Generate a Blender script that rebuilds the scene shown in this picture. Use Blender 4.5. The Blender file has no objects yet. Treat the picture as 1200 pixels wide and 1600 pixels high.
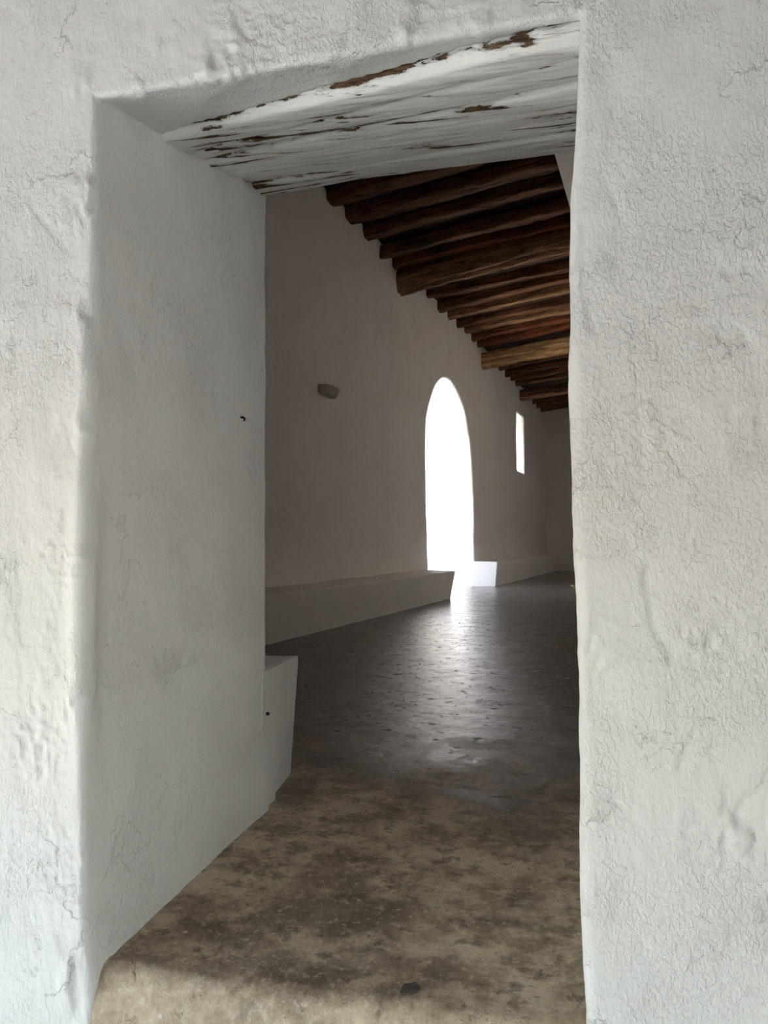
import bpy, bmesh, math, random
import numpy as np
from mathutils import Vector, Matrix
from mathutils.geometry import delaunay_2d_cdt

SC = bpy.context.scene
COL = SC.collection

# ------------------------------------------------------------------ camera
cam_d = bpy.data.cameras.new('camera')
cam = bpy.data.objects.new('camera', cam_d)
COL.objects.link(cam)
cam.location = (0, 0, 0.85)
cam.rotation_euler = (math.radians(90 + 2.39), 0, math.radians(20.137))   # X across the porch, Y along the arcade
cam_d.sensor_fit = 'VERTICAL'
cam_d.sensor_height = 32.0
cam_d.sensor_width = 24.0
cam_d.lens = 24.0                       # 1200 px focal length on a 1600 px tall frame
cam_d.clip_start = 0.05
SC.camera = cam

# ------------------------------------------------------------------ light
SUN_AZ = (0.38, 0.925)                  # horizontal direction the sunlight travels
SUN_EL = math.radians(60)
world = bpy.data.worlds.new('world')
SC.world = world
world.use_nodes = True
wn = world.node_tree
wn.nodes.clear()
w_out = wn.nodes.new('ShaderNodeOutputWorld')
w_bg = wn.nodes.new('ShaderNodeBackground')
w_sky = wn.nodes.new('ShaderNodeTexSky')
w_sky.sky_type = 'NISHITA'
w_sky.sun_disc = False
w_sky.sun_elevation = SUN_EL
w_sky.sun_rotation = math.atan2(-SUN_AZ[0], -SUN_AZ[1])
w_sky.dust_density = 0.8
w_sky.air_density = 1.25
wn.links.new(w_sky.outputs[0], w_bg.inputs[0])
w_bg.inputs[1].default_value = 0.17
wn.links.new(w_bg.outputs[0], w_out.inputs[0])

sun_d = bpy.data.lights.new('sun', 'SUN')
sun_d.energy = 3.2
sun_d.color = (1.0, 0.96, 0.90)
sun_d.angle = math.radians(0.6)
sun = bpy.data.objects.new('sun', sun_d)
COL.objects.link(sun)
_h = Vector((SUN_AZ[0], SUN_AZ[1], 0)).normalized() * math.cos(SUN_EL)
sun.rotation_euler = Vector((_h.x, _h.y, -math.sin(SUN_EL))).to_track_quat('-Z', 'Y').to_euler()
sun.location = (-6, -6, 9)

vs = SC.view_settings
vs.view_transform = 'Standard'
vs.look = 'None'
vs.gamma = 1.0
vs.exposure = 3.42
vs.use_curve_mapping = False
try:
    SC.cycles.max_bounces = 14
    SC.cycles.diffuse_bounces = 10
    SC.cycles.glossy_bounces = 4
    SC.cycles.use_denoising = True
    SC.cycles.denoiser = 'OPENIMAGEDENOISE'
    SC.cycles.caustics_reflective = False
    SC.cycles.caustics_refractive = False
except Exception:
    pass

# ------------------------------------------------------------------ frames of the place
# porch frame: s runs along the arcade wall, t across the porch from that wall
D = np.array([0.0, 1.0]); N = np.array([1.0, 0.0])
O = np.array([-3.62, 0.0])
def st(s, t, z=0.0):
    p = O + s * D + t * N
    return Vector((p[0], p[1], z))
def st_arr(s, t):
    return O[0] + s * D[0] + t * N[0], O[1] + s * D[1] + t * N[1]
# doorway frame: a runs along the doorway wall, b goes into the building
A = np.array([0.9927, 0.1206]); B = np.array([-0.1206, 0.9927])
F0 = np.array([-1.0715, 1.2548])
def ab(a, b, z=0.0):
    p = F0 + a * A + b * B
    return Vector((p[0], p[1], z))
def ab_arr(a, b):
    return F0[0] + a * A[0] + b * B[0], F0[1] + a * A[1] + b * B[1]
DOOR_W, DOOR_D = 0.937, 0.995
GROUND = -0.6

# ------------------------------------------------------------------ numpy noise
def _hash(ix, iy, iz, seed):
    h = (ix.astype(np.int64) * 374761393 + iy.astype(np.int64) * 668265263
         + iz.astype(np.int64) * 2147483647 + seed * 1274126177) & 0xFFFFFFFF
    h = ((h ^ (h >> 13)) * 1274126177) & 0xFFFFFFFF
    h = h ^ (h >> 16)
    return (h & 0xFFFF) / 32767.5 - 1.0
def vnoise(x, y, z, seed=0):
    x = np.asarray(x, float); y = np.asarray(y, float) + 0 * x; z = np.asarray(z, float) + 0 * x
    fx, fy, fz = np.floor(x), np.floor(y), np.floor(z)
    ux, uy, uz = x - fx, y - fy, z - fz
    ux = ux * ux * ux * (ux * (ux * 6 - 15) + 10)
    uy = uy * uy * uy * (uy * (uy * 6 - 15) + 10)
    uz = uz * uz * uz * (uz * (uz * 6 - 15) + 10)
    r = 0
    for dx in (0, 1):
        for dy in (0, 1):
            for dz in (0, 1):
                w = (ux if dx else 1 - ux) * (uy if dy else 1 - uy) * (uz if dz else 1 - uz)
                r = r + w * _hash(fx + dx, fy + dy, fz + dz, seed)
    return r
def fbm(x, y, z, octaves=4, seed=0, gain=0.5):
    r = 0; amp = 1.0; tot = 0
    for k in range(octaves):
        f = 2.03 ** k
        r = r + amp * vnoise(x * f + 13.7 * k, y * f - 7.1 * k, z * f + 3.3 * k, seed + k)
        tot += amp; amp *= gain
    return r / tot
def sstep(e0, e1, x):
    q = np.clip((x - e0) / (e1 - e0), 0, 1)
    return q * q * (3 - 2 * q)

# ------------------------------------------------------------------ object helpers
def tag(o, label=None, cat=None, group=None, kind=None):
    if label: o['label'] = label
    if cat: o['category'] = cat
    if group: o['group'] = group
    if kind: o['kind'] = kind
    return o
def link(name, me, mat, parent=None, smooth=True):
    o = bpy.data.objects.new(name, me)
    COL.objects.link(o)
    if mat: me.materials.append(mat)
    if parent: o.parent = parent
    if smooth:
        me.polygons.foreach_set('use_smooth', [True] * len(me.polygons))
    return o
def grid_mesh(name, P, closed_v=False, flip=False, uv=None):
    """P: array (n, m, 3) of points -> quad mesh"""
    n, m = P.shape[:2]
    me = bpy.data.meshes.new(name)
    idx = np.arange(n * m).reshape(n, m)
    if closed_v:
        idx = np.concatenate([idx, idx[:, :1]], axis=1)
    q = np.stack([idx[:-1, :-1], idx[1:, :-1], idx[1:, 1:], idx[:-1, 1:]], -1).reshape(-1, 4)
    if flip: q = q[:, ::-1]
    me.vertices.add(n * m)
    me.vertices.foreach_set('co', P.reshape(-1, 3).ravel())
    me.loops.add(q.size)
    me.loops.foreach_set('vertex_index', q.ravel().astype(np.int32))
    me.polygons.add(len(q))
    me.polygons.foreach_set('loop_start', np.arange(0, q.size, 4, dtype=np.int32))
    me.polygons.foreach_set('loop_total', np.full(len(q), 4, dtype=np.int32))
    if uv is not None:
        l = me.uv_layers.new(name='UVMap')
        l.data.foreach_set('uv', uv.reshape(-1, 2)[q.ravel() % (n * m)].ravel())
    me.update(calc_edges=True)
    me.validate()
    return me
def grid_normals(P):
    du = np.gradient(P, axis=0); dv = np.gradient(P, axis=1)
    n = np.cross(du, dv)
    return n / np.maximum(np.linalg.norm(n, axis=-1, keepdims=True), 1e-9)
def box_mesh(name, pts8):
    """eight corners: bottom ring of four, then top ring of four"""
    me = bpy.data.meshes.new(name)
    me.from_pydata([tuple(p) for p in pts8], [],
                   [(3, 2, 1, 0), (4, 5, 6, 7), (0, 1, 5, 4), (1, 2, 6, 5), (2, 3, 7, 6), (3, 0, 4, 7)])
    me.update()
    return me

# ------------------------------------------------------------------ materials
class NT:
    def __init__(self, name):
        self.m = bpy.data.materials.new(name)
        self.m.use_nodes = True
        self.t = self.m.node_tree
        self.t.nodes.clear()
        self.out = self.n('ShaderNodeOutputMaterial')
        self.b = self.n('ShaderNodeBsdfPrincipled')
        self.l(self.b.outputs[0], self.out.inputs[0])
    def n(self, typ, **kw):
        x = self.t.nodes.new(typ)
        for k, v in kw.items(): setattr(x, k, v)
        return x
    def l(self, a, b): self.t.links.new(a, b)
    def put(self, sock, v):
        if hasattr(v, 'is_output') or isinstance(v, bpy.types.NodeSocket): self.l(v, sock)
        else: sock.default_value = v
    def coord(self, kind='Object', scale=(1, 1, 1), rot=(0, 0, 0)):
        if kind == 'World':
            src = self.n('ShaderNodeNewGeometry').outputs['Position']
        else:
            src = self.n('ShaderNodeTexCoord').outputs[kind]
        mp = self.n('ShaderNodeMapping')
        mp.inputs['Scale'].default_value = scale
        mp.inputs['Rotation'].default_value = rot
        self.l(src, mp.inputs['Vector'])
        return mp.outputs[0]
    def noise(self, vec, scale, detail=4, rough=0.5, dist=0.0):
        x = self.n('ShaderNodeTexNoise')
        self.l(vec, x.inputs['Vector'])
        x.inputs['Scale'].default_value = scale
        x.inputs['Detail'].default_value = detail
        x.inputs['Roughness'].default_value = rough
        x.inputs['Distortion'].default_value = dist
        return x.outputs['Fac']
    def voro(self, vec, scale, feature='F1', rnd=1.0):
        x = self.n('ShaderNodeTexVoronoi', feature=feature)
        self.l(vec, x.inputs['Vector'])
        x.inputs['Scale'].default_value = scale
        x.inputs['Randomness'].default_value = rnd
        return x.outputs['Distance']
    def ramp(self, fac, e0, e1, v0=0.0, v1=1.0, smooth=True):
        x = self.n('ShaderNodeMapRange')
        x.interpolation_type = 'SMOOTHSTEP' if smooth else 'LINEAR'
        self.l(fac, x.inputs[0])
        x.inputs[1].default_value = e0; x.inputs[2].default_value = e1
        x.inputs[3].default_value = v0; x.inputs[4].default_value = v1
        return x.outputs[0]
    def math(self, op, a, b=0.0, c=0.0):
        x = self.n('ShaderNodeMath', operation=op)
        self.put(x.inputs[0], a); self.put(x.inputs[1], b); self.put(x.inputs[2], c)
        return x.outputs[0]
    def mix(self, fac, a, b):
        x = self.n('ShaderNodeMix', data_type='RGBA')
        self.put(x.inputs[0], fac)
        self.put(x.inputs[6], a); self.put(x.inputs[7], b)
        return x.outputs[2]
    def bump(self, height, dist, strength=1.0, prev=None):
        x = self.n('ShaderNodeBump')
        x.inputs['Distance'].default_value = dist
        x.inputs['Strength'].default_value = strength
        self.l(height, x.inputs['Height'])
        if prev is not None: self.l(prev, x.inputs['Normal'])
        return x.outputs[0]
    def done(self, color, rough, normal=None, spec=0.3):
        self.put(self.b.inputs['Base Color'], color)
        self.put(self.b.inputs['Roughness'], rough)
        self.b.inputs['Specular IOR Level'].default_value = spec
        if normal is not None: self.l(normal, self.b.inputs['Normal'])
        return self.m

def c4(r, g, b): return (r, g, b, 1.0)

def whitewash(name, grain=1.0, flake=1.0, col=(0.80, 0.80, 0.785), dirt=0.5):
    k = NT(name)
    w = k.coord('World')
    wv = k.coord('World', scale=(1, 1, 0.14))
    big = k.noise(w, 2.3, 5, 0.55)
    f1 = k.noise(w, 3.6, 11, 0.60)
    f2 = k.noise(w, 8.5, 10, 0.60)
    vis = k.ramp(k.noise(w, 5.0, 3, 0.5), 0.40, 0.66)
    vis2 = k.ramp(k.noise(w, 6.5, 3, 0.5), 0.48, 0.70)
    lay1 = k.math('MULTIPLY', k.ramp(f1, 0.515, 0.532), vis)
    lay3 = k.math('MULTIPLY', k.ramp(f2, 0.555, 0.585), vis2)
    layers = k.math('ADD', lay1, k.math('MULTIPLY', lay3, 0.7))
    zone = k.ramp(k.noise(w, 3.4, 5, 0.6), 0.43, 0.62)
    zlow = k.math('ADD', k.math('MULTIPLY', zone, 0.85), 0.15)
    brush = k.noise(wv, 170, 3, 0.6)
    gr = k.noise(w, 105, 5, 0.66)
    ws = k.coord('World', scale=(1, 1, 0.62))
    worm = k.ramp(k.noise(ws, 150, 3, 0.6, 0.4), 0.40, 0.64)
    lump = k.noise(w, 24, 4, 0.55)
    nrm = k.bump(big, 0.03, 0.6)
    nrm = k.bump(layers, 0.0030, 0.65 * flake, nrm)
    nrm = k.bump(k.math('MULTIPLY', lump, zlow), 0.006, 0.5 * grain, nrm)
    nrm = k.bump(k.math('MULTIPLY', worm, zlow), 0.0020, 0.55 * grain, nrm)
    nrm = k.bump(gr, 0.0026, 0.45 * grain, nrm)
    nrm = k.bump(k.math('MULTIPLY', brush, k.math('SUBTRACT', 1.0, zone)), 0.0012, 0.6 * grain, nrm)
    stain = k.ramp(k.noise(w, 1.7, 6, 0.6), 0.45, 0.75)
    d = k.math('MULTIPLY', stain, 0.35 * dirt)
    c = k.mix(d, c4(*col), c4(col[0] * 0.86, col[1] * 0.82, col[2] * 0.74))
    pit = k.ramp(k.noise(w, 44, 4, 0.6), 0.74, 0.77)
    c = k.mix(k.math('MULTIPLY', pit, 0.3 * dirt), c, c4(0.40, 0.34, 0.27))
    return k.done(c, 0.85, nrm, 0.2)

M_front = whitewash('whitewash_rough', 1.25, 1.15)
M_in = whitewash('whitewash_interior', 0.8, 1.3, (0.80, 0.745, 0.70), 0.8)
M_bench = whitewash('whitewash_bench', 0.4, 0.4, (0.80, 0.75, 0.71), 0.6)

def floor_material():
    k = NT('worn_cement_floor')
    w = k.coord('World')
    sx = k.n('ShaderNodeSeparateXYZ'); k.l(w, sx.inputs[0])
    # depth behind the doorway's outer face
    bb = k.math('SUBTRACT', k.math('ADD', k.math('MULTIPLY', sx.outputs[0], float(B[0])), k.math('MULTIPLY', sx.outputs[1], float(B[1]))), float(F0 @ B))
    n1 = k.noise(w, 2.2, 10, 0.66)
    n2 = k.noise(w, 5.5, 12, 0.72)
    n4 = k.noise(w, 13.0, 8, 0.68)
    n3 = k.noise(w, 48, 8, 0.72)
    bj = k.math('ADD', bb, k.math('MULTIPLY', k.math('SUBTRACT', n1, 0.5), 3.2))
    inner = k.ramp(bj, 0.55, 2.3)          # polished inside, dusty in the doorway; low interior light also painted in as darker brown
    tan = k.mix(k.ramp(n2, 0.40, 0.60), c4(0.32, 0.232, 0.150), c4(0.72, 0.575, 0.41))
    grime = k.ramp(n1, 0.49, 0.60)
    tan = k.mix(k.math('MULTIPLY', grime, 0.66), tan, c4(0.13, 0.09, 0.055))
    tan = k.mix(k.math('MULTIPLY', k.ramp(n4, 0.53, 0.61), 0.6), tan, c4(0.13, 0.09, 0.06))
    tan = k.mix(k.math('MULTIPLY', k.ramp(n3, 0.54, 0.63), 0.55), tan, c4(0.78, 0.65, 0.49))
    tan = k.mix(k.math('MULTIPLY', k.ramp(n3, 0.42, 0.36), 0.55), tan, c4(0.075, 0.055, 0.038))
    speck = n3
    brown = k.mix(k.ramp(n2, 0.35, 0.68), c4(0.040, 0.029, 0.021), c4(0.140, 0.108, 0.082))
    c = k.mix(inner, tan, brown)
    edge = k.ramp(k.math('ADD', bb, k.math('MULTIPLY', k.math('SUBTRACT', n1, 0.5), 0.35)), 0.11, -0.01)
    aa = k.math('SUBTRACT', k.math('ADD', k.math('MULTIPLY', sx.outputs[0], float(A[0])), k.math('MULTIPLY', sx.outputs[1], float(A[1]))), float(F0 @ A))
    edge = k.math('MULTIPLY', edge, k.ramp(k.math('ADD', aa, k.math('SUBTRACT', n2, 0.5)), 0.85, 0.25, 0.12, 1.0))
    c = k.mix(k.math('MULTIPLY', edge, 0.75), c, k.mix(k.ramp(n3, 0.40, 0.62), c4(0.47, 0.36, 0.24), c4(0.62, 0.54, 0.42)))
    # splashes of whitewash near the jambs
    drops = k.n('ShaderNodeTexVoronoi', feature='F1')
    k.l(w, drops.inputs['Vector']); drops.inputs['Scale'].default_value = 13
    sel = k.n('ShaderNodeSeparateColor'); k.l(drops.outputs['Color'], sel.inputs[0])
    dr = k.math('MULTIPLY', k.ramp(drops.outputs['Distance'], 0.085, 0.065), k.ramp(sel.outputs[0], 0.70, 0.71))
    dr = k.math('MULTIPLY', dr, k.ramp(bb, 1.3, 0.9))
    c = k.mix(k.math('MULTIPLY', dr, 0.75), c, c4(0.66, 0.63, 0.57))
    # relief: trowel ripples, pits, grit
    rip = k.noise(w, 3.6, 6, 0.55, 0.3)
    mid = k.noise(w, 15, 6, 0.6, 0.2)
    nrm = k.bump(rip, 0.009, 0.6)
    nrm = k.bump(mid, 0.006, 0.75, nrm)
    nrm = k.bump(n3, 0.004, 0.7, nrm)
    scr = k.noise(w, 22, 9, 0.68)
    nrm = k.bump(scr, 0.0055, 0.6, nrm)
    pit = k.math('MAXIMUM', k.ramp(k.noise(w, 6.0, 5, 0.6, 1.0), 0.66, 0.70), k.ramp(k.noise(w, 16, 7, 0.65), 0.60, 0.64))
    nrm = k.bump(k.math('SUBTRACT', 1.0, pit), 0.004, 0.7, nrm)
    r_in = k.ramp(n2, 0.35, 0.65, 0.13, 0.28)
    rough = k.n('ShaderNodeMix', data_type='FLOAT')
    k.l(inner, rough.inputs[0]); rough.inputs[2].default_value = 0.72; k.l(r_in, rough.inputs[3])
    rr = k.math('ADD', rough.outputs[0], k.math('MULTIPLY', pit, 0.35))
    return k.done(c, rr, nrm, 0.75)
M_floor = floor_material()

def peeling_paint():
    """whitewashed timber, paint lost along the cracks; UV: x metres along, y 0..1 across"""
    k = NT('peeling_whitewashed_timber')
    uv = k.n('ShaderNodeTexCoord').outputs['UV']
    sx = k.n('ShaderNodeSeparateXYZ'); k.l(uv, sx.inputs[0])
    w = k.coord('World')
    mp = k.n('ShaderNodeMapping'); mp.inputs['Scale'].default_value = (7, 1.0, 1)
    mp.inputs['Rotation'].default_value = (0, 0, 0)
    loc = k.coord('Object', scale=(2.3, 46, 46))
    st1 = k.noise(loc, 1.0, 8, 0.66, 0.3)
    patch = k.noise(w, 4.5, 5, 0.6)
    e0 = k.math('ABSOLUTE', k.math('SUBTRACT', sx.outputs[1], 0.5))
    edge = k.ramp(e0, 0.44, 0.5, 0.0, 0.13)
    v = k.math('ADD', k.math('ADD', st1, edge), k.math('MULTIPLY', k.math('SUBTRACT', patch, 0.5), 0.55))
    loss = k.ramp(v, 0.610, 0.622)
    shallow = k.ramp(v, 0.54, 0.64)
    wood = k.mix(k.ramp(k.noise(loc, 3.0, 5, 0.6), 0.35, 0.65), c4(0.035, 0.020, 0.011), c4(0.17, 0.095, 0.048))
    paint = k.mix(k.ramp(patch, 0.4, 0.7), c4(0.84, 0.835, 0.81), c4(0.78, 0.765, 0.73))
    c = k.mix(loss, paint, wood)
    nrm = k.bump(k.noise(loc, 0.7, 6, 0.6), 0.012, 0.55)
    nrm = k.bump(k.math('SUBTRACT', 1.0, k.math('ADD', loss, k.math('MULTIPLY', shallow, 0.4))), 0.005, 0.9, nrm)
    nrm = k.bump(k.noise(w, 60, 4, 0.6), 0.002, 0.4, nrm)
    return k.done(c, 0.8, nrm, 0.2)
M_peel = peeling_paint()

def timber(name, dark, light, contrast=0.5):
    k = NT(name)
    loc = k.coord('Object', scale=(1.2, 22, 22))
    n1 = k.noise(loc, 1.0, 7, 0.62, 0.6)
    n2 = k.noise(loc, 3.5, 5, 0.6)
    ob = k.coord('Object', scale=(1.0, 3.0, 3.0))
    n3 = k.noise(ob, 3.2, 6, 0.65)
    c = k.mix(k.ramp(n1, 0.5 - contrast * 0.32, 0.5 + contrast * 0.32), c4(*dark), c4(*light))
    c = k.mix(k.math('MULTIPLY', k.ramp(n3, 0.5, 0.72), 0.6), c, c4(*[x * 0.55 for x in dark]))
    crack = k.ramp(n2, 0.34, 0.28)
    c = k.mix(k.math('MULTIPLY', crack, 0.7), c, c4(0.012, 0.007, 0.004))
    nrm = k.bump(n1, 0.03, 0.8)
    nrm = k.bump(n2, 0.008, 0.7, nrm)
    nrm = k.bump(n3, 0.03, 0.6, nrm)
    return k.done(c, 0.75, nrm, 0.25)
M_rafter = timber('dark_rafter_wood', (0.055, 0.021, 0.010), (0.25, 0.105, 0.046))
M_red = timber('reddish_rafter_wood', (0.085, 0.026, 0.012), (0.28, 0.085, 0.032))
M_log = timber('split_log_wood', (0.12, 0.056, 0.026), (0.42, 0.22, 0.105))
M_ochre = timber('ochre_beam_wood', (0.22, 0.115, 0.045), (0.66, 0.40, 0.18))
M_board = timber('roof_board_wood', (0.022, 0.012, 0.008), (0.075, 0.038, 0.022))

def plain(name, col, rough, scale=30, var=0.2, bump=0.002, spec=0.3):
    k = NT(name)
    o = k.coord('Object')
    n1 = k.noise(o, scale, 4, 0.6)
    c = k.mix(k.ramp(n1, 0.3, 0.7), c4(*[x * (1 - var) for x in col]), c4(*[min(1, x * (1 + var)) for x in col]))
    return k.done(c, rough, k.bump(n1, bump, 0.5), spec)
M_ground = plain('pale_courtyard_paving', (0.46, 0.43, 0.375), 0.9, 2.0, 0.12, 0.01)
M_iron = plain('black_iron', (0.010, 0.010, 0.011), 0.5, 60, 0.3, 0.0005)
M_stone = plain('dark_inlaid_stone', (0.095, 0.078, 0.066), 0.6, 40, 0.3, 0.002)
M_leaf = plain('yellow_leaf', (0.62, 0.56, 0.16), 0.6, 30, 0.15, 0.001)
M_sconce = plain('painted_plaster_sconce', (0.50, 0.46, 0.43), 0.8, 20, 0.06, 0.001)

# ------------------------------------------------------------------ floor
def floor_height(x, y):
    return 0.006 * fbm(x * 1.1, y * 1.1, 0 * x, 3, 21) + 0.0022 * fbm(x * 6, y * 6, 0 * x, 3, 31)
def build_floor():
    t = np.concatenate([np.linspace(-1.06, 1.2, 60), np.linspace(1.23, 3.9, 190), np.linspace(4.0, 5.6, 16)])
    # line of the doorway's outer face in the porch frame, 15 mm inside it
    p0 = F0 + 0.015 * B
    s0 = (p0 - O) @ D; t0 = (p0 - O) @ N
    ds, dt = A @ D, A @ N
    sf = s0 + (t - t0) * ds / dt
    q = np.concatenate([np.linspace(0, 1.6, 160), 1.6 + 22.2 * np.linspace(0.004, 1, 230) ** 1.7])
    r = 0.055                                            # worn nose of the threshold
    rows = []
    for zz in np.linspace(GROUND - 0.02, -r * 1.3, 14):
        rows.append((0.0, zz))
    for k in range(1, 12):
        an = math.pi / 2 * k / 12
        rows.append((r * (1 - math.cos(an)), -r * 1.3 * (1 - math.sin(an))))
    P = []
    for (off, zz) in rows:
        x, y = st_arr(sf + off, t)
        P.append(np.stack([x, y, zz + floor_height(x, y) + 0 * x], -1))
    for qq in q:
        s = sf + r + qq
        s = np.where(qq > 1.6, (sf + r) + (25.4 - sf - r) * (qq / 23.8), s) if qq > 1.6 else s
        x, y = st_arr(s, t)
        P.append(np.stack([x, y, floor_height(x, y)], -1))
    P = np.array(P)
    # rough worn riser and nose
    nr = grid_normals(P)
    front = np.zeros(P.shape[:2]); front[:26] = 1
    dsp = 0.008 * fbm(P[..., 0] * 9, P[..., 1] * 9, P[..., 2] * 9, 4, 5) * front
    P = P + nr * dsp[..., None]
    me = grid_mesh('floor', P, flip=True)
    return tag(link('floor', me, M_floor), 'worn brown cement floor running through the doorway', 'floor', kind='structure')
build_floor()

# ------------------------------------------------------------------ doorway wall
LEFT_EDGE = ([-0.6, -0.02, 0.05, 0.14, 0.35, 0.55, 0.80, 1.02, 1.15, 1.30, 1.75],
             [0.004, 0.002, -0.010, -0.018, -0.026, -0.033, -0.036, -0.034, -0.022, -0.018, -0.020])
RIGHT_EDGE = ([-0.6, 0.02, 0.12, 0.25, 0.35, 0.46, 0.58, 0.70, 0.85, 1.07, 1.11, 1.30, 1.46, 1.52, 1.66, 1.80],
              [0.942, 0.940, 0.936, 0.933, 0.933, 0.934, 0.934, 0.931, 0.925, 0.922, 0.921, 0.925, 0.927, 0.934, 0.942, 0.946])
FLAKES = [  # lifted edges of old limewash coats on the outer face (a, z), and which side is raised
    ([(1.015, 1.645), (0.994, 1.576), (0.986, 1.549), (0.993, 1.53)], 1, 0.0022),
    ([(0.994, 1.504), (1.012, 1.437), (1.028, 1.386), (1.02, 1.348)], -1, 0.0045),
    ([(0.941, 1.433), (0.944, 1.405), (0.946, 1.283), (0.959, 1.226), (0.98, 1.214)], 1, 0.005),
    ([(0.98, 1.357), (1.012, 1.327)], 1, 0.004),
    ([(1.13, 1.237), (1.152, 1.273), (1.16, 1.299), (1.168, 1.314), (1.185, 1.297), (1.209, 1.307), (1.241, 1.282)], 1, 0.0035),
    ([(1.054, 1.122), (1.038, 1.079), (1.05, 1.013), (1.043, 0.965), (1.054, 0.932)], -1, 0.003),
    ([(1.043, 0.839), (1.05, 0.752), (1.054, 0.708), (1.079, 0.677), (1.095, 0.634)], 1, 0.0035),
    ([(0.94, 0.695), (0.954, 0.684), (0.945, 0.639), (0.954, 0.617), (0.951, 0.54)], 1, 0.004),
    ([(1.13, 0.565), (1.11, 0.516), (1.095, 0.483), (1.102, 0.472)], 1, 0.0025),
    ([(1.239, 0.497), (1.219, 0.459), (1.19, 0.43), (1.18, 0.403), (1.205, 0.384), (1.214, 0.332)], 1, 0.003),
    ([(0.964, 0.408), (0.986, 0.426), (1.022, 0.39), (1.03, 0.38)], -1, 0.0035),
    ([(1.16, 1.219), (1.2, 1.216), (1.219, 1.188), (1.239, 1.177)], -1, 0.003),
    ([(-0.168, 1.656), (-0.177, 1.558), (-0.148, 1.522), (-0.103, 1.478), (-0.073, 1.436)], 1, 0.003),
    ([(-0.054, 1.259), (-0.052, 1.214), (-0.035, 1.189), (-0.049, 1.123), (-0.068, 1.058), (-0.045, 1.016)], -1, 0.0045),
    ([(-0.103, 0.857), (-0.137, 0.824)], 1, 0.004),
    ([(-0.209, 1.289), (-0.204, 1.235)], 1, 0.003),
    ([(-0.118, 0.706), (-0.113, 0.653)], 1, 0.003)]
CRUMBLED = [(1.125, 0.356, 0.07, 0.0045), (0.964, 0.64, 0.035, 0.007), (0.325, 1.80, 0.10, 0.009), (-0.14, 0.442, 0.082, 0.006), (-0.066, 0.811, 0.05, 0.007),
            (1.19, 1.073, 0.07, 0.004), (1.14, 0.678, 0.06, 0.006), (1.059, 0.817, 0.07, 0.003), (1.2, 0.373, 0.05, 0.004), (-0.1, 0.2, 0.12, 0.004), (0.7, 1.86, 0.12, 0.004)]
def flaked_paint(a, z):
    """relief of the flaking coats and crumbled plaster, evaluated near the doorway only"""
    h = np.zeros(a.shape)
    wob = 0.006 * fbm(a * 28, z * 28, 0 * a, 3, 400); wob2 = 0.006 * fbm(a * 28, z * 28, 0 * a + 5, 3, 401)
    x, y = a + wob, z + wob2
    for pts, sgn, amp in FLAKES:
        xs = [p[0] for p in pts]; ys = [p[1] for p in pts]
        m = (x > min(xs) - .06) & (x < max(xs) + .06) & (y > min(ys) - .06) & (y < max(ys) + .06)
        if not m.any(): continue
        px, py = x[m], y[m]
        best = np.full(px.shape, 9.0); side = np.zeros(px.shape); par = np.zeros(px.shape)
        k = len(pts) - 1
        for i in range(k):
            (x0, y0), (x1, y1) = pts[i], pts[i + 1]
            ux, uy = x1 - x0, y1 - y0; L2 = ux * ux + uy * uy
            t = np.clip(((px - x0) * ux + (py - y0) * uy) / L2, 0, 1)
            dx, dy = px - (x0 + t * ux), py - (y0 + t * uy)
            d = np.hypot(dx, dy); c = d < best
            side[c] = np.sign(ux * dy - uy * dx)[c]; par[c] = ((i + t) / k)[c]; best[c] = d[c]
        sd = best * side * sgn
        fade = sstep(0, 0.12, par) * (1 - sstep(0.85, 1.0, par))
        h[m] += amp * fade * np.where(sd > 0, np.exp(-sd / 0.022), np.exp(sd / 0.0025))
    for ca, cz, r, amp in CRUMBLED:
        m = (np.abs(a - ca) < 2.5 * r) & (np.abs(z - cz) < 2.5 * r)
        if not m.any(): continue
        g = np.exp(-(((a[m] - ca) / r) ** 2 + ((z[m] - cz) / r) ** 2))
        h[m] += amp * g * (np.abs(fbm(a[m] * 48, z[m] * 48, 0 * a[m], 3, 410)) * 1.8 - 0.4)
    return h
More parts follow.
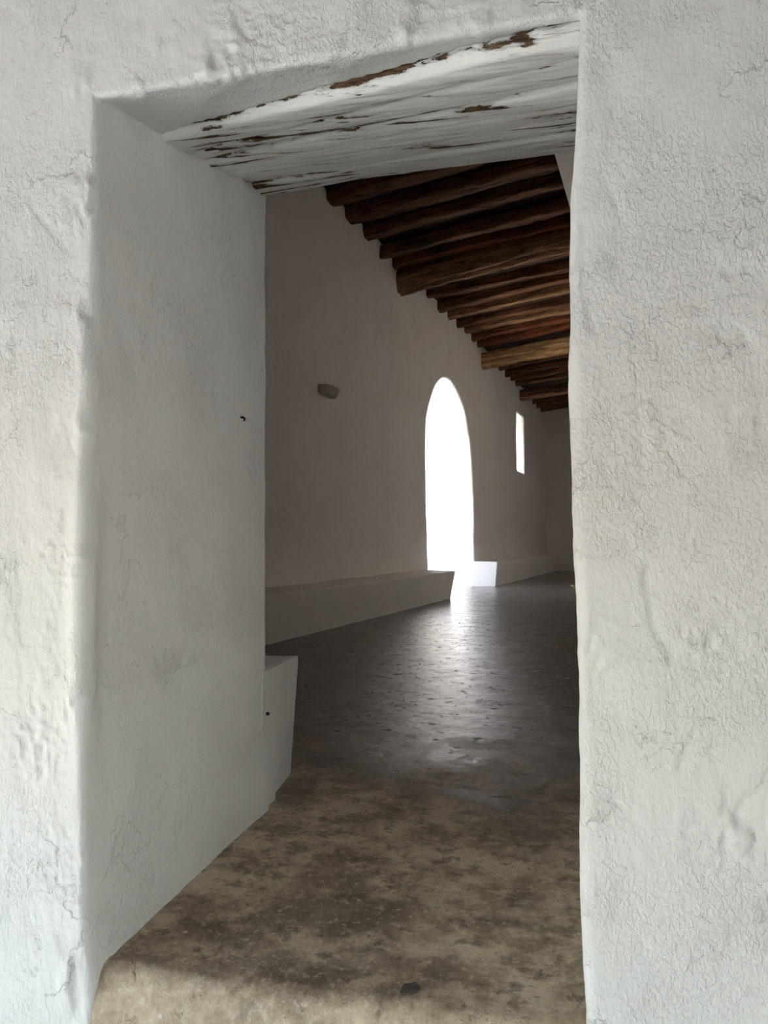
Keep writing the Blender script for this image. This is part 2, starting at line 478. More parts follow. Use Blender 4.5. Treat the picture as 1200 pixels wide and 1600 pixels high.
def build_doorway_wall():
    R1, R2 = 0.022, 0.035
    prof = []                                            # (outward e, depth b)
    for e in [3.6, 3.0, 2.4, 1.9, 1.5, 1.2, 1.0, 0.85, 0.72, 0.62, 0.55]: prof.append((e, 0.0))
    for e in np.linspace(0.49, R1, 96): prof.append((e, 0.0))
    for k in range(1, 7):
        an = math.pi / 2 * k / 6
        prof.append((R1 * (1 - math.sin(an)), R1 * (1 - math.cos(an))))
    for b in np.linspace(R1, DOOR_D - R2, 96)[1:]: prof.append((0.0, b))
    for k in range(1, 7):
        an = math.pi / 2 * k / 6
        prof.append((R2 * (1 - math.cos(an)), DOOR_D - R2 + R2 * math.sin(an)))
    for e in [0.06, 0.1, 0.16, 0.25, 0.4, 0.6, 0.9, 1.3, 1.9, 2.6, 3.6]: prof.append((e, DOOR_D))
    prof = np.array(prof)
    nl, nt_, nr_ = 440, 170, 440
    tau = np.concatenate([np.linspace(0, 1, nl), np.linspace(0, 1, nt_ + 1)[1:], np.linspace(1, 0, nr_ + 1)[1:]])
    side = np.concatenate([np.zeros(nl), np.ones(nt_), 2 * np.ones(nr_)])
    P = np.zeros((len(prof), len(tau), 3)); AA = np.zeros(P.shape[:2])
    for i, (e, b) in enumerate(prof):
        f = b / DOOR_D
        wgt = math.exp(-e / 0.12)
        H0 = 1.768 + 0.262 * f
        top = H0 + e
        z_l = GROUND - 0.05 + (top - GROUND + 0.05) * tau
        zc = np.clip(z_l - e * 0.4, -0.6, 1.8)
        al = np.interp(zc, *LEFT_EDGE) * wgt * (1 - f) + (-0.021 - 0.010 * zc) * f - e
        ar = (np.interp(zc, *RIGHT_EDGE) - 0.937) * wgt * (1 - f) + 0.937 + 0.075 * f + e
        a = np.where(side == 0, al, np.where(side == 2, ar, 0))
        a_tl, a_tr = al[nl - 1], ar[-nr_]
        a = np.where(side == 1, a_tl + (a_tr - a_tl) * tau, a)
        z = np.where(side == 1, top + 0.022 * tau * wgt * (1 - f), z_l)
        z = np.where(side == 2, z + 0.022 * wgt * (1 - f) * sstep(0.8, 1, tau), z)
        # the masonry is hollowed for the timber lintel, leaving a plaster lip at the front
        lip = np.clip(0.255 - 0.245 * a / DOOR_W, 0.028, 0.3)
        rise = 0.10 * sstep(0, 0.03, b - lip) * (1 - sstep(DOOR_D - 0.03, DOOR_D, b)) if e < 0.04 else 0 * a
        z = z + np.where(side == 1, rise, 0)
        x, y = ab_arr(a, b); AA[i] = a
        P[i, :, 0] = x; P[i, :, 1] = y; P[i, :, 2] = z
    nr = grid_normals(P)
    X, Y, Z = P[..., 0], P[..., 1], P[..., 2]
    f_front = np.exp(-prof[:, 1] / 0.03)[:, None]
    near = np.exp(-np.abs(prof[:, 0] - 0.02) / 0.05)[:, None] * np.exp(-prof[:, 1] / 0.05)[:, None]
    lowamp = 0.010 - 0.006 * sstep(0.7, 0.9, AA)
    h = lowamp * fbm(X * 2.6, Y * 2.6, Z * 2.6, 3, 1)
    h += 0.0035 * fbm(X * 11, Y * 11, Z * 9, 4, 2) * (0.55 + 0.45 * f_front)
    h += 0.0012 * fbm(X * 45, Y * 45, Z * 40, 3, 3) * (0.4 + 0.6 * f_front)
    fl = fbm(X * 5.0, Y * 5.0, Z * 4.0, 6, 7, 0.55)
    h += (0.0020 * sstep(0.05, 0.10, fl) + 0.0018 * sstep(0.22, 0.27, fl)) * sstep(-0.1, 0.4, fbm(X * 4, Y * 4, Z * 4, 2, 77))
    chip = fbm(X * 16, Y * 16, Z * 7, 4, 9)
    h += -(0.014 - 0.011 * sstep(0.6, 0.9, AA)) * near * sstep(0.0, 0.35, chip)
    worn = np.exp(-(prof[:, 0] / 0.035) ** 2)[:, None] * np.exp(-(prof[:, 1] / 0.045) ** 2)[:, None]
    h -= 0.022 * worn * (AA < 0.3) * sstep(0.30, 0.6, Z) * (1 - sstep(0.75, 1.15, Z))
    h += flaked_paint(AA, Z) * f_front
    # outward: away from masonry
    P = P + nr * (-h)[..., None] * NSIGN
    me = grid_mesh('wall_front', P, flip=NFLIP)
    o = link('wall_front', me, M_front)
    return tag(o, 'thick whitewashed wall with the rough plastered doorway', 'wall', kind='structure')
NSIGN, NFLIP = 1, False
build_doorway_wall()

# ------------------------------------------------------------------ arcade wall with arch and slit window
def catmull(pts, step):
    pts = [Vector(p) for p in pts]
    out = []
    for i in range(len(pts) - 1):
        p0 = pts[max(i - 1, 0)]; p1 = pts[i]; p2 = pts[i + 1]; p3 = pts[min(i + 2, len(pts) - 1)]
        k = max(1, int((p2 - p1).length / step))
        for j in range(k):
            u = j / k
            out.append(0.5 * ((2 * p1) + (p2 - p0) * u + (2 * p0 - 5 * p1 + 4 * p2 - p3) * u * u + (3 * p1 - p0 - 3 * p2 + p3) * u ** 3))
    out.append(pts[-1])
    return out
ARCH = [(11.97, -0.35), (11.96, 0.445), (11.89, 1.37), (11.85, 2.25), (11.93, 2.90), (12.17, 3.28), (12.51, 3.57), (12.92, 3.76),
        (13.38, 3.81), (13.84, 3.71), (14.27, 3.51), (14.57, 3.26), (14.83, 2.87), (15.045, 2.26), (15.155, 1.50), (15.21, 0.50), (15.22, -0.35)]
SLIT = [(19.97, 2.86), (19.93, 3.5), (19.92, 4.24), (20.0, 4.30), (20.5, 4.31), (21.0, 4.31), (21.07, 4.25), (21.10, 3.5),
        (21.14, 2.86), (21.08, 2.79), (20.5, 2.78), (20.05, 2.79), (19.97, 2.86)]
WALL_T = 1.05
def offset_loop(loop, r):
    n = len(loop); out = []
    area = sum(loop[i].x * loop[(i + 1) % n].y - loop[(i + 1) % n].x * loop[i].y for i in range(n))
    sg = 1 if area > 0 else -1
    for i in range(n):
        tg = (loop[(i + 1) % n] - loop[i - 1]).normalized()
        out.append(loop[i] + Vector((tg.y, -tg.x)) * r * sg)
    return out
def build_arcade_wall():
    s0, s1, z0, z1 = 0.2, 25.6, GROUND, 5.9
    arch = catmull(ARCH, 0.05)
    slit = catmull(SLIT, 0.04)[:-1]
    base = [Vector((arch[-1].x + (arch[0].x - arch[-1].x) * k / 24, -0.35)) for k in range(1, 24)]
    arch = arch + base
    r = 0.045
    steps = [(r, 0.0), (r * 0.62, -r * 0.08), (r * 0.29, -r * 0.29), (r * 0.08, -r * 0.62), (0.0, -r)]
    verts = []; faces = []
    def disp(s, t, z):
        return 0.028 * float(fbm(np.array(s * 0.55), np.array(t), np.array(z * 0.55), 3, 41)) + \
               0.010 * float(fbm(np.array(s * 2.2), np.array(t), np.array(z * 2.2), 3, 43))
    # panels: inner and outer face by constrained triangulation
    def panel(t, holes, step, flip):
        co = [Vector((s0, z0)), Vector((s1, z0)), Vector((s1, z1)), Vector((s0, z1))]
        edges = [(0, 1), (1, 2), (2, 3), (3, 0)]
        loops = []
        for h in holes:
            st_i = len(co); co += h
            k = len(h); edges += [(st_i + i, st_i + (i + 1) % k) for i in range(k)]
            loops.append((st_i, k))
        pol = [[(p.x, p.y) for p in h] for h in holes]
        def inside(x, y, poly):
            c = False; j = len(poly) - 1
            for i in range(len(poly)):
                xi, yi = poly[i]; xj, yj = poly[j]
                if (yi > y) != (yj > y) and x < (xj - xi) * (y - yi) / (yj - yi) + xi: c = not c
                j = i
            return c
        bbs = [(min(p[0] for p in q) - .1, max(p[0] for p in q) + .1, min(p[1] for p in q) - .1, max(p[1] for p in q) + .1) for q in pol]
        x = s0 + step
        while x < s1 - step * .5:
            y = z0 + step
            while y < z1 - step * .5:
                ok = True
                for q, bb in zip(pol, bbs):
                    if bb[0] < x < bb[1] and bb[2] < y < bb[3]:
                        if inside(x, y, q) or min((x - p[0]) ** 2 + (y - p[1]) ** 2 for p in q) < (0.4 * step) ** 2: ok = False
                if ok: co.append(Vector((x, y)))
                y += step
            x += step
        v, e, f, ov, oe, of = delaunay_2d_cdt(co, edges, [], 0, 1e-6)
        amap = {}
        for i, lst in enumerate(ov):
            for o_ in lst: amap[o_] = i
        off = len(verts)
        for p in v:
            dd = disp(p.x, t, p.y)
            verts.append(st(p.x, t + dd, p.y))
        for tri in f:
            cx = sum(v[i].x for i in tri) / 3; cy = sum(v[i].y for i in tri) / 3
            if any(bb[0] < cx < bb[1] and bb[2] < cy < bb[3] and inside(cx, cy, q) for q, bb in zip(pol, bbs)): continue
            tri = [off + i for i in tri]
            faces.append(tri[::-1] if flip else tri)
        return [[off + amap[a + i] for i in range(k)] for a, k in loops]
    ha = [offset_loop(arch, r), offset_loop(slit, r)]
    inner = panel(0.0, ha, 0.14, False)
    outer = panel(-WALL_T, ha, 0.4, True)
    for k, base_loop in enumerate((arch, slit)):
        rings = [inner[k]]
        ts = [(o_, tt) for o_, tt in steps[1:]] + [(0.0, -0.2), (0.0, -0.4), (0.0, -0.6), (0.0, -0.8)] + [(o_, -WALL_T - tt) for o_, tt in steps[1:][::-1]]
        for (o_, tt) in ts:
            lp = offset_loop(base_loop, o_) if o_ > 0 else base_loop
            ring = []
            for p in lp:
                nz = 0.012 * float(fbm(np.array(p.x * 2.5), np.array(tt * 2.5), np.array(p.y * 2.5), 3, 51)) if o_ == 0 else 0
                dd = disp(p.x, 0 if tt > -0.5 else -WALL_T, p.y) if (tt > -0.1 or tt < -WALL_T + .1) else 0
                ring.append(len(verts)); verts.append(st(p.x + nz, tt + dd, p.y + nz * .5))
            rings.append(ring)
        rings.append(outer[k])
        for a_, b_ in zip(rings[:-1], rings[1:]):
            m = len(a_)
            for i in range(m):
                faces.append([a_[i], a_[(i + 1) % m], b_[(i + 1) % m], b_[i]])
    me = bpy.data.meshes.new('wall_left')
    me.from_pydata([tuple(v) for v in verts], [], faces)
    me.update()
    bm = bmesh.new(); bm.from_mesh(me)
    bmesh.ops.recalc_face_normals(bm, faces=bm.faces)
    bm.to_mesh(me); bm.free()
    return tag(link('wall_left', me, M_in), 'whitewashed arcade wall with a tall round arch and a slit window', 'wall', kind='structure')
build_arcade_wall()

def slab(name, s0, s1, t0, t1, z0, z1, mat, label, cat):
    pts = [st(s0, t0, z0), st(s1, t0, z0), st(s1, t1, z0), st(s0, t1, z0), st(s0, t0, z1), st(s1, t0, z1), st(s1, t1, z1), st(s0, t1, z1)]
    o = link(name, box_mesh(name, pts), mat, smooth=False)
    return tag(o, label, cat, kind='structure')
# end wall: hand-plastered grid
def build_end_wall():
    t = np.linspace(-0.6, 5.7, 60); z = np.linspace(GROUND, 5.9, 60)
    T, Z = np.meshgrid(t, z, indexing='ij')
    S = 25.0 + 0.03 * fbm(T * 0.6, Z * 0.6, 0 * T, 3, 61)
    x, y = st_arr(S, T); x2, y2 = st_arr(S * 0 + 25.7, T)
    F = np.stack([x, y, Z], -1); Bk = np.stack([x2, y2, Z], -1)
    P = np.concatenate([F, Bk[::-1]], 0)
    P = np.concatenate([P, P[:1]], 0)
    me = grid_mesh('wall_back', P)
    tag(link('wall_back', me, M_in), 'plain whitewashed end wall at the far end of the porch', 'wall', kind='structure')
build_end_wall()
slab('wall_right', 1.0, 25.6, 5.4, 5.9, GROUND, 5.9, M_in, 'whitewashed church side wall on the right of the porch', 'wall')

# ------------------------------------------------------------------ roof: boards, bearing wall-plate, rafters, logs
RS = 0.105                                              # rise of the roof per metre away from the arcade wall
def eave(s): return 4.80 + 0.014 * (s - 9.0)             # underside of the rafters at the arcade wall
def build_ceiling():
    s = np.linspace(0.4, 25.5, 90); t = np.linspace(-1.0, 2.9, 14)
    S, T = np.meshgrid(s, t, indexing='ij')
    Zb = eave(S) + RS * T + 0.165 + 0.012 * fbm(S * 1.5, T * 0.6, 0 * S, 2, 71)
    x, y = st_arr(S, T)
    lo = np.stack([x, y, Zb], -1); hi = np.stack([x, y, Zb + 0.22], -1)
    P = np.concatenate([lo, hi[:, ::-1]], 1)
    P = np.concatenate([P, P[:, :1]], 1)
    me = grid_mesh('ceiling', P)
    tag(link('ceiling', me, M_board), 'dark timber roof boards above the rafters', 'ceiling', kind='structure')
build_ceiling()
slab('trim_1', 0.9, 25.6, 2.56, 3.2, 5.03, 5.75, M_in, 'white plastered bearer along the upper ends of the rafters', 'beam')
slab('ceiling_upper', 0.9, 25.6, 3.15, 5.9, 5.35, 5.6, M_in, 'white plastered ceiling beyond the bearer', 'ceiling')

def log_mesh(name, length, w, h, seed, rnd=0.35, bend=0.02, rough=0.012, taper=0.0, split=0.0):
    """hewn log along local +X, underside at local z=0"""
    nx = max(20, int(length / 0.05)); nc = 28
    x = np.linspace(0, length, nx)
    ang = np.linspace(0, 2 * math.pi, nc, endpoint=False)
    pw = 2.0 / rnd
    ca, sa = np.cos(ang), np.sin(ang)
    cy = np.sign(ca) * np.abs(ca) ** (2 / pw) * w / 2
    cz = np.sign(sa) * np.abs(sa) ** (2 / pw) * h / 2
    X = np.repeat(x[:, None], nc, 1)
    sc = 1 - taper * (X / length)
    Y = cy[None] * sc; Z = cz[None] * sc + h / 2 * (1 if taper == 0 else 1)
    by = bend * fbm(x * 0.9, 0 * x + seed, 0 * x, 2, seed)
    bz = bend * 0.7 * fbm(x * 0.9, 0 * x + seed + 9, 0 * x, 2, seed + 5)
    Y = Y + by[:, None]; Z = Z + bz[:, None]
    r1 = rough * fbm(X * 2.2, Y * 14, Z * 14, 4, seed + 1) + rough * 0.7 * fbm(X * 7, Y * 30, Z * 30, 3, seed + 2)
    rad = np.stack([0 * Y, Y - by[:, None], (Z - bz[:, None]) - h / 2], -1)
    rl = np.maximum(np.linalg.norm(rad, axis=-1, keepdims=True), 1e-6)
    P = np.stack([X, Y, Z], -1) + rad / rl * r1[..., None]
    if split > 0:                                        # long weathered split on the near underside
        g = np.exp(-((ang[None] - (math.pi * 1.38 + 0.3 * vnoise(x * 1.3, 0 * x, 0 * x, seed + 3)[:, None])) / 0.16) ** 2)
        g = g * sstep(0.15, 0.6, X) * split
        P = P - rad / rl * g[..., None]
    cap0 = np.repeat(P[:1].mean(1, keepdims=True), nc, 1) * 1.0
    cap1 = np.repeat(P[-1:].mean(1, keepdims=True), nc, 1) * 1.0
    i0 = cap0 + (P[:1] - cap0) * 0.96; i0[..., 0] -= 0.008
    i1 = cap1 + (P[-1:] - cap1) * 0.96; i1[..., 0] += 0.008
    cap0[..., 0] -= 0.008; cap1[..., 0] += 0.008
    P = np.concatenate([cap0, i0, P, i1, cap1], 0)
    return grid_mesh(name, P, closed_v=True, flip=True)
def place_log(name, s, z, length, w, h, seed, mat, label, cat, group, slope=RS, start=-0.15, skew=0.0, **kw):
    me = log_mesh(name, length, w, h, seed, **kw)
    o = link(name, me, mat)
    ax = Vector((N[0] + skew * D[0], N[1] + skew * D[1], slope)).normalized()
    zz = Vector((0, 0, 1)); ay = zz.cross(ax).normalized(); az = ax.cross(ay)
    m = Matrix((ax, ay, az)).transposed().to_4x4()
    m.translation = st(s, start, z + slope * start)
    o.matrix_world = m
    return tag(o, label, cat, group)

rnd = random.Random(4)
RAFTERS = [  # s, underside z at wall, width, height, material, label
    (7.45, 4.80, 0.19, 0.17, M_rafter, 'dark rafter half hidden by the painted lintel, closest to the doorway'),
    (8.05, 4.80, 0.22, 0.17, M_rafter, 'thick dark rafter just clear of the painted lintel, second from doorway'),
    (8.60, 4.82, 0.24, 0.19, M_rafter, 'stout round rafter, third from the doorway lintel'),
    (9.15, 4.82, 0.18, 0.17, M_rafter, 'brown rafter, fourth from the doorway lintel'),
    (9.75, 4.77, 0.16, 0.18, M_rafter, 'brown rafter, second on the doorway side of the split log'),
    (10.25, 4.80, 0.17, 0.17, M_red, 'brown rafter with reddish underside, just on the doorway side of the split log'),
    (11.45, 4.90, 0.14, 0.15, M_rafter, 'slim dark rafter, first behind the thick split log'),
    (12.00, 4.885, 0.16, 0.16, M_rafter, 'slim dark rafter, second behind the thick split log'),
    (12.62, 4.875, 0.18, 0.17, M_rafter, 'dark rafter, third behind the thick split log'),
    (13.25, 4.91, 0.17, 0.16, M_log, 'weathered brown rafter with pale edge, fourth behind the split log'),
    (13.85, 4.91, 0.16, 0.16, M_rafter, 'dark rafter in the middle of the bay over the arch, fifth behind the split log'),
    (14.42, 4.93, 0.18, 0.17, M_log, 'rough flaking rafter with ochre underside, third on the near side of the ochre beam'),
    (14.98, 4.93, 0.17, 0.16, M_red, 'red-brown rafter, second on the near side of the ochre beam'),
    (15.52, 4.95, 0.16, 0.16, M_red, 'reddish rafter touching the near side of the pale ochre beam'),
    (17.10, 4.95, 0.15, 0.15, M_rafter, 'dark rafter, first behind the pale ochre beam'),
    (17.75, 4.945, 0.15, 0.15, M_rafter, 'dark rafter, second behind the pale ochre beam'),
    (18.55, 4.94, 0.15, 0.15, M_rafter, 'dark rafter, third behind the pale ochre beam'),
    (19.25, 4.97, 0.15, 0.15, M_rafter, 'dark rafter, second on the near side of the farthest dark beam'),
    (19.90, 4.97, 0.15, 0.15, M_rafter, 'dark rafter, just on the near side of the farthest dark beam'),
    (21.90, 4.985, 0.15, 0.15, M_rafter, 'dark far rafter, first behind the farthest beam'),
    (22.60, 4.985, 0.15, 0.15, M_rafter, 'dark far rafter, second behind the farthest beam'),
    (23.35, 4.99, 0.15, 0.15, M_rafter, 'dark far rafter, second from the end wall'),
    (24.10, 5.00, 0.16, 0.16, M_rafter, 'last dark rafter, next to the end wall'),
]
for i, (s, z, w, h, mat, lab) in enumerate(RAFTERS):
    place_log('rafter', s, z, 2.78, w, h, 100 + 7 * i, mat, lab, 'rafter', 'rafters of the porch roof',
              slope=RS + rnd.uniform(-0.006, 0.006), skew=rnd.uniform(-0.015, 0.015), rnd=0.38, bend=0.045, rough=0.024)
place_log('roof_beam', 10.52, 4.53, 2.80, 0.40, 0.36, 11, M_log, 'thick split brown log beam with a long crack, nearest of the big beams',
          'beam', 'big beams under the rafters', slope=0.115, rnd=0.85, bend=0.06, rough=0.03, split=0.07)
place_log('roof_beam', 15.98, 4.58, 2.80, 0.34, 0.32, 23, M_ochre, 'pale ochre squared beam with dark knots, above the arch',
          'beam', 'big beams under the rafters', slope=0.115, rnd=0.42, bend=0.03, rough=0.026, split=0.02)
place_log('roof_beam', 20.6, 4.72, 2.80, 0.34, 0.27, 37, M_rafter, 'dark squared beam, farthest of the big beams, above the slit window',
          'beam', 'big beams under the rafters', slope=0.10, rnd=0.55, bend=0.03, rough=0.014)

# ------------------------------------------------------------------ timber lintel over the doorway
LINTEL = [(0.25, 0.018), (0.41, 0.125), (0.49, 0.29), (0.585, 0.43), (0.73, 0.575), (0.83, 0.74), (0.985, 0.985)]
LINTEL_LABELS = ['white painted lintel board nearest the outer face of the doorway',
                 'white painted lintel timber, second from the outer face, with a long dark crack',
                 'white painted lintel timber, third from the outer face of the doorway',
                 'white painted lintel timber, third from the inner edge of the doorway',
                 'white painted lintel timber, second from the inner edge, with flaked bark marks',
                 'white painted lintel timber along the inner edge, nearest the dark roof']
def build_lintel():
    for i in range(6):
        (l0, r0), (l1, r1) = LINTEL[i], LINTEL[i + 1]
        a = np.linspace(-0.09, DOOR_W + 0.10, 170)
        nb, nh = 30, 8
        v = np.concatenate([np.zeros(nh), np.linspace(0, 1, nb), np.ones(nh)])
        up = np.concatenate([np.linspace(0.14, 0.006, nh), np.zeros(nb), np.linspace(0.006, 0.14, nh)])
        Aa, V = np.meshgrid(a, v, indexing='ij'); Up = np.repeat(up[None], len(a), 0)
        f = Aa / DOOR_W
        bl = np.maximum(l0 + (r0 - l0) * f, 0.032); br = np.maximum(l1 + (r1 - l1) * f, 0.10)
        wob0 = 0.007 * fbm(a * 3.0, 0 * a + i * 3.1, 0 * a, 3, 200 + i); wob1 = 0.007 * fbm(a * 3.0, 0 * a + (i + 1) * 3.1, 0 * a, 3, 201 + i)
        g0 = 0.0008 + 0.007 * sstep(0.12, 0.45, fbm(a * 4.5, 0 * a + i * 5.3, 0 * a, 3, 260 + i)); g1 = 0.0008 + 0.007 * sstep(0.12, 0.45, fbm(a * 4.5, 0 * a + (i + 1) * 5.3, 0 * a, 3, 261 + i))
        bl = bl + (wob0 + g0)[:, None]; br = br + (wob1 - g1)[:, None]
        Bb = bl + (br - bl) * V
        Z = 1.757 + (0.272 + 0.025 * f) * Bb / DOOR_D + 0.004 * math.sin(i * 2.1)
        crown = 0.010 * (1 - (2 * V - 1) ** 2) - 0.020 * sstep(0.80, 1.0, np.abs(2 * V - 1))
        Z = Z - crown + Up
        Z -= 0.007 * fbm(Aa * 2.5, Bb * 14, 0 * Aa, 4, 220 + i) + 0.004 * fbm(Aa * 7, Bb * 45, 0 * Aa, 3, 230 + i)
        if i == 5: Z += 0.006 * np.sin(Aa * 5) * V
        x, y = ab_arr(Aa, Bb)
        uv = np.stack([Aa, V], -1)
        P = np.stack([x, y, Z], -1)
        # store in a frame with local X along the timber
        M = Matrix(((A[0], B[0], 0), (A[1], B[1], 0), (0, 0, 1))).to_4x4(); M.translation = ab(0, (l0 + r0) / 2, 1.8)
        R = np.array([[A[0], A[1], 0], [B[0], B[1], 0], [0, 0, 1]])
        L = (P - np.array(M.translation)) @ R.T
        me = grid_mesh('lintel_beam', L, uv=uv, flip=True)
        o = link('lintel_beam', me, M_peel)
        o.matrix_world = M
        sol = o.modifiers.new('closed_top', 'SOLIDIFY'); sol.thickness = 0.004; sol.offset = 1
        tag(o, LINTEL_LABELS[i], 'lintel', 'painted lintel timbers')
build_lintel()

# ------------------------------------------------------------------ masonry benches
def bench(ring_fn, n, label, mat=M_bench, seed=0):
    """ring_fn(u) -> function giving front bottom, front top, back top positions; lofted with rounded arris"""
    rows = []
    for i in range(n):
        rows.append(ring_fn(i / (n - 1)))
    P = np.array(rows)
    X, Y, Z = P[..., 0], P[..., 1], P[..., 2]
    nr = grid_normals(P)
    h = 0.012 * fbm(X * 1.6, Y * 1.6, Z * 1.6, 3, 300 + seed) + 0.004 * fbm(X * 7, Y * 7, Z * 7, 3, 310 + seed)
    uu = np.linspace(0, 1, n)[:, None]
    h = h * sstep(0, 0.03, uu) * sstep(0, 0.03, 1 - uu)
    P = P + nr * h[..., None]
    # close the ends
    c0 = np.repeat(P[:1].mean(1, keepdims=True), P.shape[1], 1); c1 = np.repeat(P[-1:].mean(1, keepdims=True), P.shape[1], 1)
    P = np.concatenate([c0, c0 + (P[:1] - c0) * 0.5, c0 + (P[:1] - c0) * 0.97, P, c1 + (P[-1:] - c1) * 0.97, c1 + (P[-1:] - c1) * 0.5, c1], 0)
    me = grid_mesh('masonry_bench', P, closed_v=True)
    bm = bmesh.new(); bm.from_mesh(me)
    bmesh.ops.remove_doubles(bm, verts=bm.verts, dist=1e-5)
    bmesh.ops.recalc_face_normals(bm, faces=bm.faces)
    bm.to_mesh(me); bm.free()
    o = link('masonry_bench', me, mat)
    ax = Vector(P[-1].mean(0) - P[0].mean(0)).normalized()
    for p in me.polygons:
        if abs(p.normal.dot(ax)) > 0.7: p.use_smooth = False
    return tag(o, label, 'bench')
def bench_section(front_b, front_t, back, height, base=-0.08, r=0.025):
    """(outward, z) outline from front bottom over the top to the back and closed underneath"""
    o = []
    for k in range(9): o.append((front_b + (front_t - front_b) * k / 9, base + (height - r - base) * k / 9))
    for k in range(7):
        an = math.pi / 2 * k / 6
        o.append((front_t - r + r * math.cos(an), height - r + r * math.sin(an)))
    for k in range(1, 9): o.append((front_t - r + (back - front_t + r) * k / 8, height + 0.012 * k / 8))
    for k in range(1, 5): o.append((back, height + 0.012 + (base - height - 0.012) * k / 4))
    for k in range(1, 5): o.append((back + (front_b - back) * k / 5, base))
    return o
def near_ring(u):
    sec = bench_section(0.45, 0.47, -0.08, 0.425)
    return [tuple(st(2.05 + (11.63 + 0.26 * max(0, z) / 0.43 - 2.05) * u, t, z)) for t, z in sec]
bench(near_ring, 110, 'long whitewashed masonry bench on the near side of the arch, against the left wall', seed=1)
def far_ring(u):
    sec = bench_section(0.365, 0.41, -0.08, 0.49)
    return [tuple(st((15.22 + 0.4 * t) + (25.1 - 15.22 - 0.4 * t) * u, t, z)) for t, z in sec]
bench(far_ring, 110, 'whitewashed masonry bench on the far side of the arch, running to the end wall', seed=2)
def door_ring(u):
    sec = bench_section(1.355, 1.40, 0.93, 0.432, r=0.03)
    return [tuple(ab(-0.024 - 0.12 * max(0, b - 1.0) - 0.02 * (1 - max(0, z) / 0.43) * (b > 1.05) - 1.85 * u, b, z)) for b, z in sec]
bench(door_ring, 40, 'short end of a whitewashed bench just behind the left doorway jamb', M_front, seed=3)

# ------------------------------------------------------------------ small things
def wall_sconce():
    n, m = 22, 12
    P = np.zeros((n, m, 3))
    for i in range(n):
        an = math.pi * i / (n - 1)
        for j in range(m):
            f = j / (m - 1)
            q = (1 - (1 - f) ** 2.2); rs = 0.20 * (0.84 + 0.16 * q); rt = 0.15 * (0.70 + 0.30 * q)
            P[i, j] = (-math.cos(an) * rs, math.sin(an) ** 0.55 * rt - 0.004 if 0 < i < n - 1 else -0.01, 0.10 * (f - 1))
    me = grid_mesh('bowl', P, flip=True)
    root = bpy.data.objects.new('wall_sconce', None); COL.objects.link(root)
    m4 = Matrix(((D[0], N[0], 0), (D[1], N[1], 0), (0, 0, 1))).to_4x4(); m4.translation = st(7.93, 0.0, 2.632)
    root.matrix_world = m4
    tag(root, 'small half-bowl plaster wall sconce on the left wall, between doorway jamb and arch', 'wall lamp')
    b = link('bowl', me, M_sconce, root)
    so = b.modifiers.new('wall', 'SOLIDIFY'); so.thickness = 0.012; so.offset = -1
    bm = bmesh.new()
    c = [bm.verts.new((x_, y_, -0.10)) for x_, y_ in [(-math.cos(math.pi * i / 16) * 0.166, math.sin(math.pi * i / 16) ** 0.55 * 0.103 - 0.004) for i in range(17)]]
    f = bm.faces.new(c)
    r = bmesh.ops.extrude_face_region(bm, geom=[f]); bmesh.ops.translate(bm, verts=[v for v in r['geom'] if isinstance(v, bmesh.types.BMVert)], vec=(0, 0, 0.012))
    bmesh.ops.recalc_face_normals(bm, faces=bm.faces)
    me2 = bpy.data.meshes.new('base_plate'); bm.to_mesh(me2); bm.free()
    link('base_plate', me2, M_sconce, root, smooth=False)
wall_sconce()

def iron_pin(b, z, label, hook):
    me = bpy.data.meshes.new('iron_pin')
    bm = bmesh.new()
    path = [(-0.02, 0, 0), (0.003, 0, 0), (0.006, 0, -0.001), (0.0085, 0, -0.005), (0.0075, 0.0, -0.011)] if hook else [(-0.02, 0, 0), (0.001, 0, 0), (0.003, 0, 0)]
    rings = []
    for i, p in enumerate(path):
        r = (0.0034 if hook else (0.0055 if i else 0.004))
        ring = []
        if hook and i >= 2: ax = Vector((0.5, 0, -1)).normalized()
        else: ax = Vector((1, 0, 0))
        q = ax.to_track_quat('X', 'Z')
        for k in range(10):
            an = 2 * math.pi * k / 10
            ring.append(bm.verts.new(Vector(p) + q @ Vector((0, math.cos(an) * r, math.sin(an) * r))))
        rings.append(ring)
    for a_, b_ in zip(rings[:-1], rings[1:]):
        for k in range(10): bm.faces.new((a_[k], a_[(k + 1) % 10], b_[(k + 1) % 10], b_[k]))
    bm.faces.new(rings[0][::-1]); bm.faces.new(rings[-1])
    bmesh.ops.recalc_face_normals(bm, faces=bm.faces)
    bm.to_mesh(me); bm.free()
    o = link('iron_pin', me, M_iron)
    m4 = Matrix(((A[0], B[0], 0), (A[1], B[1], 0), (0, 0, 1))).to_4x4()
    m4.translation = ab(-0.029 if hook else -0.023, b, z)
    o.matrix_world = m4
    tag(o, label, 'nail', 'iron pins in the left jamb')
iron_pin(0.765, 1.231, 'bent black iron hook high on the left jamb', True)
iron_pin(0.975, 0.303, 'black nail head low on the left jamb beside the bench end', False)

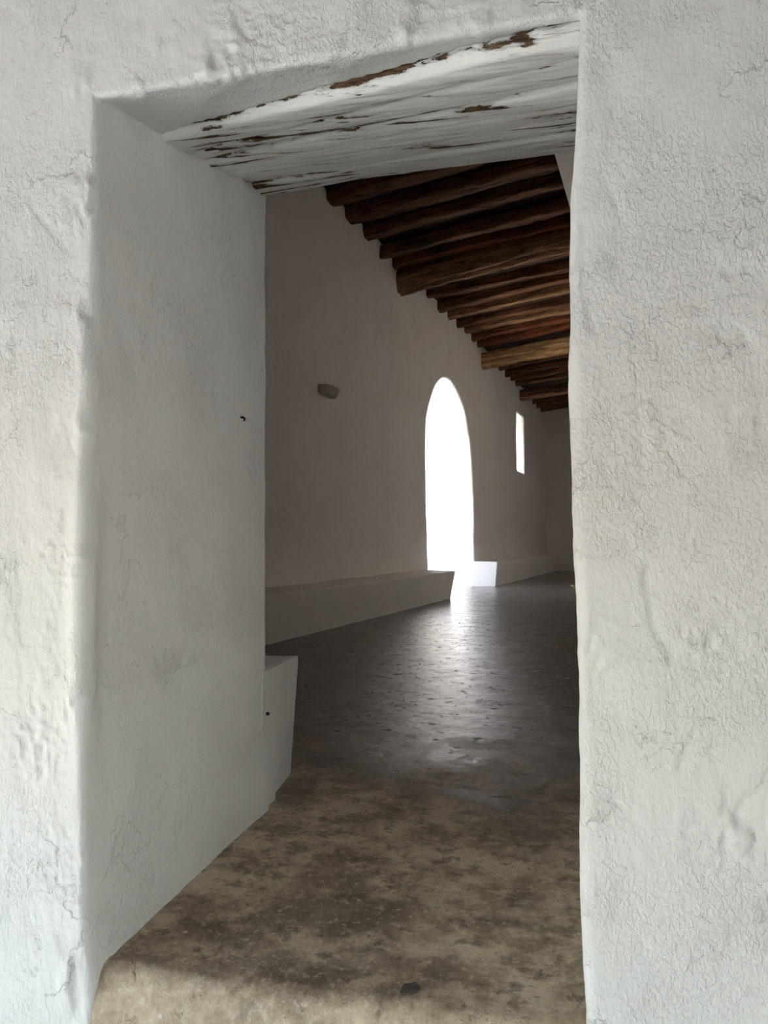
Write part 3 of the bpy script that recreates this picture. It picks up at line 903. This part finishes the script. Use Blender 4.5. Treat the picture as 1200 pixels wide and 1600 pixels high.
def inlaid_stone():
    bm = bmesh.new()
    c = []
    for k in range(26):
        an = 2 * math.pi * k / 26
        r = 1 + 0.16 * math.sin(2 * an + 0.6) + 0.09 * math.sin(5 * an)
        c.append((math.cos(an) * 0.015 * r, math.sin(an) * 0.024 * r))
    top = [bm.verts.new((x * 0.9, y * 0.9, 0.0075)) for x, y in c]
    mid = [bm.verts.new((x, y, 0.006)) for x, y in c]
    bot = [bm.verts.new((x, y, -0.008)) for x, y in c]
    for k in range(26):
        j = (k + 1) % 26
        bm.faces.new((mid[k], mid[j], top[j], top[k])); bm.faces.new((bot[k], bot[j], mid[j], mid[k]))
    bm.faces.new(top); bm.faces.new(bot[::-1])
    me = bpy.data.meshes.new('inlaid_stone'); bm.to_mesh(me); bm.free()
    o = link('inlaid_stone', me, M_stone)
    _p = st(1.425, 3.15)
    o.location = (_p.x, _p.y, float(floor_height(np.array(_p.x), np.array(_p.y))) - 0.0035)
    o.rotation_euler = (0, 0, math.radians(-5))
    tag(o, 'dark oval stone set into the worn threshold', 'stone')
inlaid_stone()

def fallen_leaf():
    P = np.zeros((14, 7, 3))
    for i in range(14):
        f = i / 13
        w = 0.028 * math.sin(math.pi * f) ** 0.8 + 0.001
        for j in range(7):
            g = j / 6 * 2 - 1
            P[i, j] = (0.10 * (f - 0.5), w * g, 0.012 + 0.016 * g * g + 0.03 * (f - 0.5) ** 2 * 4)
    me = grid_mesh('fallen_leaf', P)
    o = link('fallen_leaf', me, M_leaf)
    so = o.modifiers.new('thickness', 'SOLIDIFY'); so.thickness = 0.001
    o.location = st(15.3, 1.93, 0.004)
    o.rotation_euler = (0, 0, 0.2)
    tag(o, 'small yellow fallen leaf on the floor at the right edge of the doorway', 'leaf')
fallen_leaf()

# ------------------------------------------------------------------ outside
def ground():
    x = np.linspace(-45, 45, 40); y = np.linspace(-35, 60, 40)
    X, Y = np.meshgrid(x, y, indexing='ij')
    me = grid_mesh('ground', np.stack([X, Y, 0 * X + GROUND], -1))
    tag(link('ground', me, M_ground), 'pale paved ground outside the church', 'ground', kind='structure')
ground()
def added_light_blockers():  # unseen blocks added around the viewer to shape daylight on the doorway wall
    def block(name, a0, a1, b0, b1, z0, z1, label, cat, mat=M_in):
        pts = [ab(a0, b0, z0), ab(a1, b0, z0), ab(a1, b1, z0), ab(a0, b1, z0), ab(a0, b0, z1), ab(a1, b0, z1), ab(a1, b1, z1), ab(a0, b1, z1)]
        tag(link(name, box_mesh(name, pts), mat, smooth=False), label, cat, kind='structure')
    block('roof_light_blocker', -3.6, 3.0, -5.0, 0.05, 2.12, 2.4, 'dark roof added out of view to shade the doorway wall', 'roof', M_board)  # added overhead to keep sun and sky off the wall
    block('wall_light_blocker', 2.6, 3.0, -2.3, 0.05, GROUND, 2.12, 'white side wall added out of view to block light from the right', 'wall')  # added to close off light from the right
    block('wall_light_blocker_corner', 2.6, 3.0, -5.0, -3.9, GROUND, 2.12, 'white pier added out of view to narrow the light from the right', 'wall')  # added; the gap beside it lets some light reach the left jamb
    block('wall_light_blocker_back', -2.6, 2.6, -5.0, -4.6, GROUND, 2.12, 'white wall added behind the viewer to block frontal light', 'wall')  # added to hold back frontal light
    block('beam_light_blocker', -3.6, -3.3, -5.0, 0.02, 1.22, 2.12, 'dark beam added out of view on the left to cut sky light high on the wall', 'beam', M_board)  # added drop below the roof, hides the sky from the wall top
    block('beam_light_blocker_right', 2.65, 2.95, -3.9, -2.3, 1.22, 2.12, 'dark beam added out of view on the right to cut sky light high on the wall', 'beam', M_board)  # added likewise across the gap on the right
added_light_blockers()
